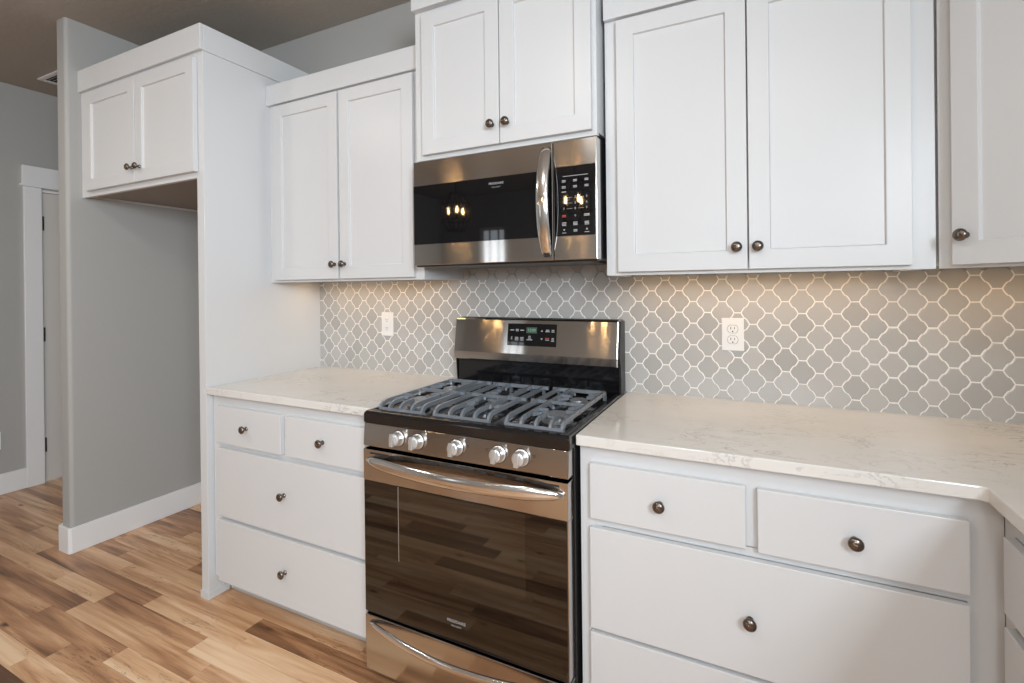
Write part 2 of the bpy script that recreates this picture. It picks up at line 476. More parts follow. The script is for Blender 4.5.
# windows behind the camera (only the first is seen in the steel and glass)
def window(name, x0, x1, z0, z1, nx, nz, side=None):
    mb = MB(); f = .05
    def b(a0, a1, c0, c1, dep=.04):
        if side is None: mb.box(a0, a1, BY - .08, BY - .08 + dep, c0, c1)
        else: mb.box(RX + .04, RX + .04 + dep, a0, a1, c0, c1)
    b(x0 + .001, x0 + f, z0 + .001, z1 - .001); b(x1 - f, x1 - .001, z0 + .001, z1 - .001); b(x0 + f, x1 - f, z0 + .001, z0 + f); b(x0 + f, x1 - f, z1 - f, z1 - .001)
    for i in range(1, nx): c = x0 + (x1 - x0) * i / nx; b(c - .014, c + .014, z0 + f, z1 - f, .03)
    for i in range(1, nz):
        c = z0 + (z1 - z0) * i / nz
        for j in range(nx):
            a0 = x0 + (x1 - x0) * j / nx + (.0145 if j else f); a1 = x0 + (x1 - x0) * (j + 1) / nx - (.0145 if j < nx - 1 else f)
            b(a0, a1, c - .012, c + .012, .03)
    return struct(name, mb, M['trim'])
window('window_1', -2.56, -2.11, 1.0, 2.27, 3, 5)
window('added_window', .48, 2.02, 1.58, 2.42, 2, 1)  # unseen window added to hold the rear fill light
window('window_3', -3.72, -2.18, 1.55, 2.39, 2, 1, side=True)

# ------------------------------------------------------------------ cabinetry builders
KNOB_ME = None
def knob_mesh():
    global KNOB_ME
    if KNOB_ME is None:
        mb = MB()
        mb.lathe([(.0085, 0), (.0085, .0025), (.0055, .004), (.005, .012), (.0075, .0155), (.0135, .018), (.0158, .0215), (.0152, .025), (.0115, .0283), (.006, .0300), (0, .0306)], seg=28)
        # one raised rib across the face
        path = []
        for i in range(9):
            t = -1 + 2 * i / 8
            path.append((Vector((t * .0128, -(.0300 - .0042 * t * t), 0)), Vector((0, 0, 1)), Vector((0, -1, 0))))
        mb.sweep(path, [(-.0016, -.001), (.0016, -.001), (.0009, .0012), (-.0009, .0012)])
        bmesh.ops.recalc_face_normals(mb.bm, faces=mb.bm.faces[:])
        for f in mb.bm.faces: f.smooth = True
        KNOB_ME = bpy.data.meshes.new('knob'); mb.bm.to_mesh(KNOB_ME); mb.bm.free()
        KNOB_ME.materials.append(M['bronze'])
    return KNOB_ME

def knob(parent, T, x, y, z, tilt=35):
    o = bpy.data.objects.new('knob', knob_mesh()); COL.objects.link(o)
    o.parent = parent
    o.matrix_basis = world_of(parent).inverted() @ T @ Matrix.Translation((x, y, z)) @ Matrix.Rotation(math.radians(tilt), 4, 'Y')
    o['label'] = 'small round dark metal knob'
    return o

def shaker_door(parent, T, x0, x1, z0, z1, yb, rail=.057, th=.020, rec=.009, kx=None, kz=None, name='door', tilt=40):
    """framed flat-panel door, back on local y = yb, front on yb - th"""
    mb = MB(); bm = mb.bm; yf = yb - th
    def ring(a0, a1, c0, c1, y): return [bm.verts.new(T @ Vector(p)) for p in ((a0, y, c0), (a1, y, c0), (a1, y, c1), (a0, y, c1))]
    B = ring(x0, x1, z0, z1, yb); F = ring(x0, x1, z0, z1, yf)
    I = ring(x0 + rail, x1 - rail, z0 + rail, z1 - rail, yf)
    e = .0015
    P = ring(x0 + rail + e, x1 - rail - e, z0 + rail + e, z1 - rail - e, yf + rec)
    bm.faces.new(B[::-1])
    for A, C in ((B, F), (F, I), (I, P)):
        for k in range(4): bm.faces.new((A[k], A[(k + 1) % 4], C[(k + 1) % 4], C[k]))
    bm.faces.new(P)
    o = mb.build(name, M['white'], parent, bevel=.0016)
    if kx is not None: knob(o, T, kx, yf, kz, tilt)
    return o

def slab_drawer(parent, T, x0, x1, z0, z1, yb, th=.020, kx=None, kz=None, tilt=40):
    o = MB().box(x0, x1, yb - th, yb, z0, z1, T).build('drawer', M['white'], parent, bevel=.0022)
    if kx is not None: knob(o, T, kx, yb - th, kz, tilt)
    return o

def frame_ring(mb, T, x0, x1, z0, z1, y0, y1, l, r, b, t, mids=()):
    mb.box(x0, x0 + l, y0, y1, z0, z1, T); mb.box(x1 - r, x1, y0, y1, z0, z1, T)
    mb.box(x0 + l, x1 - r, y0, y1, z0, z0 + b, T); mb.box(x0 + l, x1 - r, y0, y1, z1 - t, z1, T)
    for z, h in mids: mb.box(x0 + l, x1 - r, y0, y1, z - h / 2, z + h / 2, T)
    return mb

# ------------------------------------------------------------------ backsplash of lantern tiles
BS_Y = -.008
def backsplash():
    x_lo, x_hi, z_lo, z_hi = -.9203, RX - .001, .9275, 1.46
    px, pz, half = .1012, .0815, .0118
    x_ref, z_ref = 1.5215, 1.2045         # a horizontal joint between two tiles sits here
    g = .00125                            # half a joint
    def outline(cx, cz):
        # joint bars lie at (cx, cz +- pz/2); neighbours' bars at (cx +- px/2, cz)
        w = px / 2 - half               # x of the side tip
        n = 6; q = []
        xm, zm = (half + w) / 2, pz / 4
        # first quadrant from top bar end (half, pz/2) to side tip (w, 0): lobe of the neighbour, then own lobe
        a = [(xm - (xm - half) * math.cos(t), pz / 2 - (pz / 2 - zm) * math.sin(t)) for t in [math.pi / 2 * i / n for i in range(n + 1)]]
        b = [(xm + (w - xm) * math.sin(t), zm * math.cos(t)) for t in [math.pi / 2 * i / n for i in range(1, n + 1)]]
        q = a + b
        # real lanterns bow less than full quarter rounds: ease towards the straight diagonal, keep a small cusp midway
        e = .58; m_ = len(q) - 1
        q = [(x * (1 - e) + e * (half + (w - half) * (1 - z / (pz / 2))), z) for x, z in q]
        q[n:n + 1] = [(q[n][0] - .0020, q[n][1] + .0002), (q[n][0] + .0020, q[n][1] - .0002)]
        Q = q + [(x, -z) for x, z in q[::-1][1:]] + [(-x, -z) for x, z in q] + [(-x, z) for x, z in q[::-1][1:]]
        out = []
        for p in Q:
            if not out or abs(p[0] - out[-1][0]) + abs(p[1] - out[-1][1]) > 1e-6: out.append(p)
        return [(cx + x, cz + z) for x, z in out]
    def shrink(poly, d):
        n = len(poly); r = []
        for i in range(n):
            p0, p1, p2 = Vector(poly[i - 1]), Vector(poly[i]), Vector(poly[(i + 1) % n])
            e1, e2 = (p1 - p0), (p2 - p1)
            if e1.length < 1e-7 or e2.length < 1e-7: r.append(tuple(p1)); continue
            n1 = Vector((e1.y, -e1.x)).normalized(); n2 = Vector((e2.y, -e2.x)).normalized()
            m = (n1 + n2)
            m = n1 if m.length < 1e-3 else m.normalized()
            r.append((p1.x + m.x * d, p1.y + m.y * d))
        return r
    def clip(poly):
        for ax, lim, sgn in ((0, x_lo, 1), (0, x_hi, -1), (1, z_lo, 1), (1, z_hi, -1)):
            out = []
            for i in range(len(poly)):
                p, q = poly[i - 1], poly[i]
                ip, iq = (p[ax] - lim) * sgn >= 0, (q[ax] - lim) * sgn >= 0
                if ip != iq:
                    t = (lim - p[ax]) / (q[ax] - p[ax])
                    out.append((p[0] + (q[0] - p[0]) * t, p[1] + (q[1] - p[1]) * t))
                if iq: out.append(q)
            poly = out
            if len(poly) < 3: return []
        return poly
    mb = MB(); bm = mb.bm
    for i in range(-50, 20):
        for j in range(-16, 17):
            cx = x_ref + i * px / 2
            cz = z_ref + pz / 2 + (j * pz if i % 2 == 0 else (j + .5) * pz)
            if cx < x_lo - px or cx > x_hi + px or cz < z_lo - pz or cz > z_hi + pz: continue
            o = outline(cx, cz)
            a1 = sum(p[0] * q[1] - p[1] * q[0] for p, q in zip(o, o[1:] + o[:1]))
            if a1 < 0: o = o[::-1]
            s = -1   # inward for counter-clockwise outline
            full = shrink(o, s * g)
            scaled = lambda f: [(cx + (x - cx) * f, cz + (z - cz) * f) for x, z in full]
            outer, inner, flat = clip(full), clip(scaled(.965)), clip(scaled(.90))
            if len(outer) < 3: continue
            def loop(poly, y): return [bm.verts.new((x, y, z)) for x, z in poly]
            if len(outer) == len(inner) == len(flat):
                A, B, C_ = loop(outer, -.0068), loop(inner, BS_Y + .0005), loop(flat, BS_Y)
                for P, Q in ((A, B), (B, C_)):
                    for k in range(len(P)):
                        bm.faces.new((P[k], P[(k + 1) % len(P)], Q[(k + 1) % len(P)], Q[k]))
                mid = bm.verts.new((sum(p[0] for p in flat) / len(flat), BS_Y, sum(p[1] for p in flat) / len(flat)))
                for k in range(len(C_)): bm.faces.new((C_[k], C_[(k + 1) % len(C_)], mid))
            else:
                A = loop(outer, -.0068); B = loop(outer, BS_Y)
                for k in range(len(A)):
                    bm.faces.new((A[k], A[(k + 1) % len(A)], B[(k + 1) % len(A)], B[k]))
                mid = bm.verts.new((sum(p[0] for p in outer) / len(outer), BS_Y, sum(p[1] for p in outer) / len(outer)))
                for k in range(len(B)): bm.faces.new((B[k], B[(k + 1) % len(B)], mid))
    for f in bm.faces:
        f.normal_update()
        if f.normal.y > 0: f.normal_flip()
    me = bpy.data.meshes.new('backsplash'); bm.to_mesh(me); bm.free()
    me.materials.append(M['tile'])
    o = bpy.data.objects.new('backsplash', me); COL.objects.link(o)
    tag(o, 'grey lantern-shaped tile backsplash with white grout lines along the back wall', 'backsplash')
    MB().box(-.9203, RX - .001, -.0073, -.0005, .9265, 1.382).build('grout', M['grout'], o)
    return o
backsplash()

# ------------------------------------------------------------------ wall cabinets
UT, UB = 2.346, 1.383      # top of crown, bottom of frame
CB = 2.248                 # bottom of crown
def wall_cabinet(label, x0, x1, doors, frame, fy=-.31, zb=UB, ztop=UT, crown_b=CB, dz0=1.394, dz1=2.238, crown_y=-.330, name='wall_cabinet', cx0=None, cx1=None, kz=1.459, kx=None, kdz=None, rail=.057):
    t = thing(name, label, 'cabinet', ((x0 + x1) / 2, 0, zb), 'white wall cabinets')
    T = I4
    mb = MB().box(x0, x1, fy + .02, -.0005 if zb > 1.5 else -.0085, zb + .014, ztop)
    if zb < 1.5:
        mb.box(x0, x0 + .016, fy + .02, -.0085, zb, zb + .014).box(x1 - .016, x1, fy + .02, -.0085, zb, zb + .014)
    mb.build('body', M['white'], t, bevel=.001)
    l, r, b, tt = frame
    frame_ring(MB(), T, x0, x1, zb, ztop - .001, fy, fy + .0195, l, r, b, tt).build('face_frame', M['white'], t)
    if crown_b:
        MB().box(x0 if cx0 is None else cx0, x1 if cx1 is None else cx1, crown_y, fy - .0005, crown_b, ztop).build('crown_board', M['white'], t, bevel=.0025)
    for i, (a, b_) in enumerate(doors):
        shaker_door(t, T, a, b_, dz0, dz1, fy - .0005, kx=kx[i], kz=kz, tilt=(38, -35)[i % 2], rail=rail)
    return t

wall_cabinet('white two-door wall cabinet left of the microwave, beside the tall end panel', -.9195, .004,
             [(-.873, -.4555), (-.4435, -.036)], (.06, .06, .04, .12), kx=(-.475, -.415))
wall_cabinet('tall white wall cabinet mounted directly above the microwave', .016, .757,
             [(.058, .3985), (.4025, .7425)], (.06, .06, .04, .1), fy=-.37, zb=1.852, ztop=2.52, crown_b=2.44, dz0=1.869, dz1=2.42, crown_y=-.398,
             kz=1.939, kx=(.371, .432))
wall_cabinet('large white two-door wall cabinet right of the microwave', .7695, 1.6385,
             [(.8125, 1.2055), (1.2095, 1.602)], (.06, .06, .04, .12), kx=(1.176, 1.233), kz=1.461)

# corner cabinet set on the diagonal
t = thing('corner_cabinet', 'white single-door wall cabinet set diagonally in the right corner', 'cabinet', (1.95, -.3, UB))
sx = .328
P5 = [(1.6475, -.0085), (1.6475, -.2695), (1.660, -.2695), (1.660, -.2890), (1.6645 + sx, -.2935 - sx), (RX - .0005, -.2935 - sx), (RX - .0005, -.0085)]
MB().prism(P5, 2, UB + .014, UT).build('body', M['white'], t)
MB().prism([(1.6386, -.270), (1.6386, -.3075), (1.655, -.3075), (1.655, -.270)], 2, UB, UT).build('filler_strip', M['white'], t)
TD = face_frame_at(1.6645, -.2935, -45)
wd = sx * math.sqrt(2)
frame_ring(MB(), TD, .012, wd - .002, UB, UT - .001, -.0205, -.0005, .06, .06, .04, .12).build('face_frame', M['white'], t, bevel=.001)
MB().box(.004, wd, -.045, -.0215, CB, UT, TD).build('crown_board', M['white'], t, bevel=.0025)
shaker_door(t, TD, .053, wd - .035, 1.391, 2.226, -.021, kx=.083, kz=1.464, tilt=80)

# refrigerator recess: bridge cabinet and tall end panel
t = thing('refrigerator_cabinet', 'white two-door cabinet bridging the empty refrigerator recess at left', 'cabinet', (-1.45, 0, 1.842))
MB().box(WX + .001, -.9685, -.619, -.001, 1.858, 2.503).build('body', M['white'], t)
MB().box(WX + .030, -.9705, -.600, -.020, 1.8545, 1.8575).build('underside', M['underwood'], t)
MB().box(WX + .001, WX + .014, -.618, -.001, 1.848, 1.8575).build('cleat', M['white'], t)
frame_ring(MB(), I4, WX + .001, -.9685, 1.842, 2.400, -.639, -.6195, .10, .05, .045, .08).build('face_frame', M['white'], t, bevel=.001)
shaker_door(t, I4, -1.868, -1.4155, 1.868, 2.366, -.6395, kx=-1.437, kz=1.938, tilt=38)
shaker_door(t, I4, -1.4095, -.957, 1.868, 2.366, -.6395, kx=-1.371, kz=1.936, tilt=-35)
mb = MB().box(WX + .001, -.911, -.655, -.640, 2.392, 2.504)
mb.box(-.9205, -.911, -.640, -.002, 2.392, 2.504)
mb.build('crown_board', M['white'], t, bevel=.0025)
t = thing('end_panel', 'tall white end panel between refrigerator recess and drawer cabinet', 'panel', (-.945, -.32, 0))
MB().box(-.968, -.921, -.6385, -.001,   .0008, 2.5035).build('panel_board', M['white'], t, bevel=.0015)
MB().box(-.972, -.9155, -.6435, -.639, .0008, .036).box(-.9205, -.9155, -.639, -.545, .0008, .036).build('shoe', M['white'], t, bevel=.0015)

# ------------------------------------------------------------------ base cabinets
def base_body(t, T, x0, x1, depth, rails, l=.06, r=.06, mid=None, fr=True):
    mb = MB().box(x0, x1, .0205, depth, .098, .894, T)
    mb.build('body', M['white'], t)
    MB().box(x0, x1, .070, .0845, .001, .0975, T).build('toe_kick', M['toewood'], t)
    mb = frame_ring(MB(), T, x0, x1, .098, .894, 0, .020, l, r, .035, .055, rails)
    if mid: mb.box(mid - .02, mid + .02, 0, .020, .678 + .0125, .894 - .055, T)
    mb.build('face_frame', M['white'], t)
TB = face_frame_at(0, -.61, 0)
t = thing('drawer_cabinet', 'white four-drawer base cabinet left of the stove', 'cabinet', (-.46, -.3, 0), 'white drawer base cabinets')
base_body(t, TB, -.9145, .001, .60, [(.678, .025), (.372, .025)], mid=-.454)
slab_drawer(t, TB, -.868, -.468, .691, .851, -.0005, kx=-.671, kz=.773)
slab_drawer(t, TB, -.440, -.031, .691, .849, -.0005, kx=-.237, kz=.772, tilt=30)
slab_drawer(t, TB, -.868, -.032, .378, .670, -.0005, kx=-.449, kz=.536)
slab_drawer(t, TB, -.866, -.032, .096, .362, -.0005, kx=-.448, kz=.232, tilt=55)
t = thing('drawer_cabinet', 'wide white four-drawer base cabinet right of the stove', 'cabinet', (1.22, -.3, 0), 'white drawer base cabinets')
base_body(t, TB, .7665, 1.683, .60, [(.680, .025), (.374, .025)], mid=1.211)
slab_drawer(t, TB, .7995, 1.1985, .692, .8475, -.0005, kx=.992, kz=.766, tilt=60)
slab_drawer(t, TB, 1.224, 1.6235, .689, .846, -.0005, kx=1.421, kz=.764, tilt=20)
slab_drawer(t, TB, .798, 1.6225, .382, .667, -.0005, kx=1.205, kz=.521, tilt=35)
slab_drawer(t, TB, .797, 1.6225, .096, .371, -.0005, kx=1.205, kz=.235)
t = thing('drawer_cabinet', 'white base cabinet of the side run, cut off by the right edge', 'cabinet', (2.0, -1.1, 0), 'white drawer base cabinets')
TR_ = face_frame_at(1.684, -.611, -90)
base_body(t, TR_, .0, .88, .599, [(.680, .025), (.374, .025)], l=.045)
slab_drawer(t, TR_, .051, .84, .686, .839, -.0005, kx=.43, kz=.766)
slab_drawer(t, TR_, .051, .84, .380, .659, -.0005, kx=.43, kz=.521)
slab_drawer(t, TR_, .051, .84, .096, .371, -.0005, kx=.43, kz=.235)

# ------------------------------------------------------------------ countertops
t = tag(MB().box(-.9205, .003, -.640, -.0005, .8955, .926).build('countertop', M['quartz'], bevel=.003),
        'short cream quartz countertop with grey veining left of the stove', 'countertop', 'cream quartz countertops')
cy, cx = -.640, 1.647
corner = [(cx - .012 + .012 * math.sin(a), cy - .012 + .012 * math.cos(a)) for a in [math.pi / 2 * i / 8 for i in range(9)]]
poly = [(.763, -.0005), (.763, cy)] + corner + [(cx, -1.50), (RX - .0005, -1.50), (RX - .0005, -.0005)]
tag(MB().prism(poly, 2, .8955, .926).build('countertop', M['quartz'], bevel=.003),
    'L-shaped cream quartz countertop right of the stove turning the corner', 'countertop', 'cream quartz countertops')

# ------------------------------------------------------------------ outlets
def outlet(label, x, y, z, T, kind, w=.074, h=.119):
    """plate centred at local (x, z), its back on local y"""
    p = T @ Vector((x, y, z))
    t = thing('wall_outlet', label, 'outlet', p, 'white wall outlets')
    MB().box(x - w / 2, x + w / 2, y - .005, y, z - h / 2, z + h / 2, T).build('cover_plate', M['plastic'], t, bevel=.002)
    yf = y - .0052
    if kind == 'duplex':
        for dz in (.0195, -.0195):
            pts = []
            for a in range(0, 360, 15):
                px_, pz_ = .0172 * math.cos(math.radians(a)), .0172 * math.sin(math.radians(a))
                pts.append((x + px_, z + dz + max(-.0140, min(.0140, pz_))))
            MB().prism([(x + (a_ - x) * 1.06, z + dz + (b_ - z - dz) * 1.075) for a_, b_ in pts], 1, yf - .0003, yf, T).build('receptacle_gap', M['gap'], t)
            r = MB().prism(pts, 1, yf - .0022, yf, T).build('receptacle', M['plastic'], t, bevel=.0006)
            for sx_, hh in ((-.0062, .0046), (.0062, .0038)):
                MB().box(x + sx_ - .0011, x + sx_ + .0011, yf - .0027, yf - .0024, z + dz + .0035 - hh, z + dz + .0035 + hh, T).build('slot', M['slot'], r)
            gp = [(x + .0026 * math.cos(math.radians(a)), z + dz - .0085 + .0026 * math.sin(math.radians(a))) for a in range(0, 360, 30)]
            MB().prism(gp, 1, yf - .0027, yf - .0024, T).build('ground_hole', M['slot'], r)
        MB().lathe([(.003, 0), (.003, .001), (0, .0013)], T @ Matrix.Translation((x, yf, z)), 12).build('screw', M['plastic'], t)
    else:
        r = MB().box(x - .0165, x + .0165, yf - .0025, yf, z - .0335, z + .0335, T).build('receptacle', M['plastic'], t, bevel=.001)
        for dz in (.021, -.021):
            for sx_, hh in ((-.0062, .0042), (.0062, .0034)):
                MB().box(x + sx_ - .0010, x + sx_ + .0010, yf - .003, yf - .0027, z + dz + .002 - hh, z + dz + .002 + hh, T).build('slot', M['slot'], r)
            gp = [(x + .0023 * math.cos(math.radians(a)), z + dz - .0075 + .0023 * math.sin(math.radians(a))) for a in range(0, 360, 30)]
            MB().prism(gp, 1, yf - .003, yf - .0027, T).build('ground_hole', M['slot'], r)
        for dz in (.0045, -.0045):
            MB().box(x - .006, x + .006, yf - .0035, yf - .0026, z + dz - .003, z + dz + .003, T).build('test_button', M['plastic'], r, bevel=.0004)
        for dz in (.0485, -.0485):
            MB().lathe([(.003, 0), (.003, .001), (0, .0013)], T @ Matrix.Translation((x, yf, z + dz)), 12).build('screw', M['plastic'], t)
    return t
outlet('white rectangular safety outlet on the tiles left of the stove', -.447, BS_Y - .0002, 1.168, I4, 'gfci')
outlet('white double outlet with two round receptacles on the tiles right of the stove', 1.1505, BS_Y - .0002, 1.1665, I4, 'duplex')
outlet('white outlet plate low on the far grey wall at the left edge', 0, -.0005, .362, face_frame_at(FX, -.567, 90), 'duplex')

# ------------------------------------------------------------------ ceiling air vent
t = thing('air_vent', 'white louvred air vent on the ceiling behind the partition', 'vent', (-2.80, -.29, CEIL))
x0, x1, y0, y1, zc = -3.02, -2.60, -.425, -.165, CEIL - .0005
fr = MB()
fr.box(x0, x1, y0, y0 + .028, zc - .010, zc).box(x0, x1, y1 - .028, y1, zc - .010, zc).box(x0, x0 + .028, y0 + .028, y1 - .028, zc - .010, zc).box(x1 - .028, x1, y0 + .028, y1 - .028, zc - .010, zc)
fr.build('vent_frame', M['trim'], t, bevel=.003)
MB().box(x0 + .028, x1 - .028, y0 + .028, y1 - .028, zc - .0015, zc).build('duct_shadow', M['slot'], t)
lv = MB()
for i in range(9):
    yy = y0 + .042 + i * .0220
    lv.prism([(yy - .006, zc - .010), (yy - .004, zc - .010), (yy + .007, zc - .002), (yy + .005, zc - .002)], 0, x0 + .0282, x1 - .0282)
lv.build('louvres', M['trim'], t)

# ------------------------------------------------------------------ microwave
def microwave():
    t = thing('microwave', 'stainless over-the-range microwave with black glass door hung under its cabinet', 'microwave', (.385, -.2, 1.437))
    xl, xr, yf = .0155, .7605, -.392
    z0, z1 = 1.437, 1.8435
    MB().box(xl + .004, xr - .002, yf + .045, -.0085, z0 + .004, z1 + .004).build('body', M['blackplastic'], t, bevel=.003)
    MB().box(xl + .05, xr - .05, -.33, -.05, z0 - .004, z0 + .0035).build('underside_filter', M['darkmetal'], t, bevel=.002)
    MB().box(xl + .002, xr - .002, yf + .012, yf + .0445, z0 - .006, z0 - .0005).build('bottom_grille', M['blackplastic'], t, bevel=.002)
    xs = .606                       # door / control panel split
    def front(a, b, c, d, name, mat, par, y=yf, th=.044, bv=.0025):
        return MB().box(a, b, y, y + th, c, d).build(name, mat, par, bevel=bv)
    door = front(xl, xs - .0012, z0, z1, 'door', M['steel'], t)
    front(xl + .001, xs - .0035, 1.5185, 1.7485, 'door_glass', M['mwglass'], door, yf - .0012, .0011, .0004)
    lettering('FRIGIDAIRE', .0115, Matrix.Translation((.386, yf - .0016, 1.7245)), M['lettering'], 'lettering', door, 1.05)
    lettering('G A L L E R Y', .0062, Matrix.Translation((.386, yf - .0016, 1.7115)), M['lettering'], 'lettering', door)
    # bowed grip
    h = MB(); path = []; sec = []
    n = 22
    for i in range(n + 1):
        s = i / n; z = 1.450 + s * (1.826 - 1.450)
        bow = math.sin(math.pi * s)
        y = yf - .004 - .046 * bow ** .8
        x = .584
        w = .0180 + .0040 * min(1, bow * 1.6)
        if i in (0, n): w *= .72
        path.append(((x, y, z), (1, 0, 0), (0, -1, 0)))
        sec.append([(w * math.cos(2 * math.pi * k / 16), .0065 * math.sin(2 * math.pi * k / 16)) for k in range(16)])
    h.sweep(path, sec); h.build('handle', M['chrome'], door, smooth=True)
    panel = front(xs + .0012, xr, z0, z1, 'control_panel', M['steel'], t)
    front(xs + .006, xr - .005, 1.5185, 1.7545, 'control_glass', M['mwglass'], panel, yf - .0012, .0011, .0004)
    yk = yf - .0016
    k = MB(); red = MB()
    def bar(mb, x, z, w, hgt): mb.box(x - w / 2, x + w / 2, yk, yk + .0003, z - hgt / 2, z + hgt / 2)
    cols = (.6455, .6855, .7255)
    bar(k, .6865, 1.7205, .088, .0018)
    for x in cols:
        for z in (1.7065, 1.7020): bar(k, x, z, .013, .0026)
        for z in (1.6860, 1.6815): bar(k, x, z, .0135, .0024)
    for z in (1.668,): bar(k, cols[0], z, .016, .003)
    for z in (1.5885, 1.5840): bar(k, cols[2], z, .019, .0026)
    for z in (1.5885, 1.5840): bar(red, cols[0], z, .014, .0028)
    for x in cols:
        for z in (1.5635, 1.5590, 1.5545): bar(k, x, z, .015, .0024)
    bar(k, cols[0], 1.5290, .014, .002); bar(k, cols[2], 1.5290, .016, .002)
    bar(k, cols[1], 1.5380, .013, .0024); bar(k, cols[1], 1.5335, .013, .0024)
    k.prism([(cols[0] - .004, 1.5415), (cols[0] + .004, 1.5415), (cols[0], 1.5355)], 1, yk, yk + .0003)
    k.prism([(cols[2] - .004, 1.5365), (cols[2] + .004, 1.5365), (cols[2], 1.5425)], 1, yk, yk + .0003)
    for z in (1.6480, 1.6290, 1.6100):
        bar(k, (cols[0] + cols[1]) / 2 , z, .021, .0008); bar(k, (cols[1] + cols[2]) / 2, z, .021, .0008)
    k.build('key_markings', M['lettering'], panel); red.build('stop_key_marking', M['redmark'], panel)
    for r_, z in enumerate((1.6480, 1.6290, 1.6100)):
        for c_i, x in enumerate(cols):
            lettering(str(r_ * 3 + c_i + 1), .0105, Matrix.Translation((x, yk, z)), M['lettering'], 'key_number', panel)
    lettering('0', .0105, Matrix.Translation((cols[1], yk, 1.5860)), M['lettering'], 'key_number', panel)
microwave()

# ------------------------------------------------------------------ gas range
def stove():
    t = thing('gas_range', 'freestanding stainless gas range with black cooktop and oven window', 'stove', (.382, -.33, 0))
    xl, xr = .0075, .7575
    yf = -.676
    MB().box(xl + .002, xr - .002, -.628, -.012, .045, .886).build('body', M['blackplastic'], t, bevel=.003)
    for x in (xl + .05, xr - .05):
        for y in (-.58, -.08):
            T = Matrix.Translation((x, y, .0445)) @ Matrix.Rotation(-R90, 4, 'X')
            MB().lathe([(.012, 0), (.012, .028), (.018, .030), (.018, .0435)], Matrix.Translation((x, y, .0445)) @ Matrix.Rotation(R90, 4, 'X'), 16).build('foot', M['blackplastic'], t)
    # cooktop: shallow enamel tray with a raised rim
    top = MB(); bm = top.bm
    def ring(a, b, c, d, z): return [bm.verts.new(p) for p in ((a, c, z), (b, c, z), (b, d, z), (a, d, z))]
    r = [ring(xl, xr, -.6755, -.020, .8875), ring(xl, xr, -.6755, -.020, .920), ring(xl + .006, xr - .006, -.668, -.026, .9275),
         ring(xl + .022, xr - .022, -.640, -.060, .9275), ring(xl + .034, xr - .034, -.622, -.072, .9185)]
    bm.faces.new(r[0][::-1])
    for A, B in zip(r, r[1:]):
        for k in range(4): bm.faces.new((A[k], A[(k + 1) % 4], B[(k + 1) % 4], B[k]))
    bm.faces.new(r[-1])
    cooktop = top.build('cooktop', M['black'], t, bevel=.003)
    # burners
    burners = [(.115, -.50, .040), (.115, -.285, .034), (.3785, -.385, .040), (.654, -.50, .044), (.654, -.285, .032)]
    for bx, by, br in burners:
        T = Matrix.Translation((bx, by, .9187)) @ Matrix.Rotation(-R90, 4, 'X')
        T = Matrix.Translation((bx, by, .9187)) @ Matrix(((1, 0, 0, 0), (0, 0, 1, 0), (0, -1, 0, 0), (0, 0, 0, 1)))
        b = MB().lathe([(br * 1.15, 0), (br * 1.15, .004), (br * .9, .006), (br * .9, .016), (br * .5, .0165)], T, 28).build('burner', M['burner'], t, smooth=False)
        MB().lathe([(br * .98, .0168), (br * 1.0, .020), (br * .96, .0235), (br * .6, .025), (0, .0252)], T, 28).build('burner_cap', M['iron'], b, smooth=False)
    # grates
    zt = .957
    def bar(mb, pts, w=.0105, hgt=.013):
        """flat-topped bar through points"""
        path = []
        P = [Vector(p) for p in pts]
        for i, p in enumerate(P):
            tdir = (P[min(i + 1, len(P) - 1)] - P[max(i - 1, 0)]).normalized()
            side = tdir.cross(Vector((0, 0, 1)))
            if side.length < .2: side = Vector((1, 0, 0))
            side.normalize(); up = side.cross(tdir).normalized()
            path.append((p, side, up))
        mb.sweep(path, [(-w / 2, -hgt / 2), (w / 2, -hgt / 2), (w * .40, hgt / 2), (-w * .40, hgt / 2)])
    def drop(y0, y1, x, front=True):
        """bar along y with its front end bent down to the tray"""
        zc = zt - .0065
        pts = [(x, y1, zc)]
        pts += [(x, y0 + .030, zc), (x, y0 + .016, zc - .003), (x, y0 + .006, zc - .011), (x, y0 + .001, zc - .022), (x, y0 - .001, .927)]
        return pts
    def grate(legs, burns, cx):
        g = MB(); y0, y1 = -.634, -.185; zc = zt - .0065; ym = -.395
        longs = [x for x, l in legs if l]
        for x, l in legs:
            bar(g, drop(y0, y1 if l else -.560, x), .0110 if l else .0100, .013)
        for x, l in legs:
            if l: bar(g, [(x, y1, zc), (x, y1 + .006, zc - .010), (x, y1 + .007, .921)], .012, .012)
        a, b = legs[0][0], legs[-1][0]
        bar(g, [(a - .005, y0 - .001, .9315), (b + .005, y0 - .001, .9315)], .008, .008)
        e0, e1 = (0 if a < .1 else .022), (0 if b > .7 else .022)
        bar(g, [(a - e0, y1, zc), (b + e1, y1, zc)], .0105, .013)
        bar(g, [(a - e0, ym, zc), (b + e1, ym, zc)], .0085, .011)
        for x in (a, b):
            if x not in longs: bar(g, [(x, y1, zc), (x, y1 - .055, zc)], .0105, .013)
        for by in burns:
            for sx_ in (-1, 1):
                far = min((x for x in longs if (x - cx) * sx_ > 0), key=lambda x: abs(x - cx))
                bar(g, [(far, by, zc), (cx + sx_ * .030, by, zc)], .0075, .010)
                for sy_ in (-1, 1):
                    bar(g, [(cx + sx_ * .055, by + sy_ * .072, zc), (cx + sx_ * .026, by + sy_ * .034, zc)], .0075, .010)
        g.build('grate', M['iron'], t, bevel=.0015)
    grate([(.048, 1), (.086, 0), (.133, 0), (.180, 1), (.223, 1)], (-.50, -.285), .115)
    grate([(.275, 1), (.332, 1), (.378, 0), (.425, 1), (.476, 1)], (-.47, -.30), .3785)
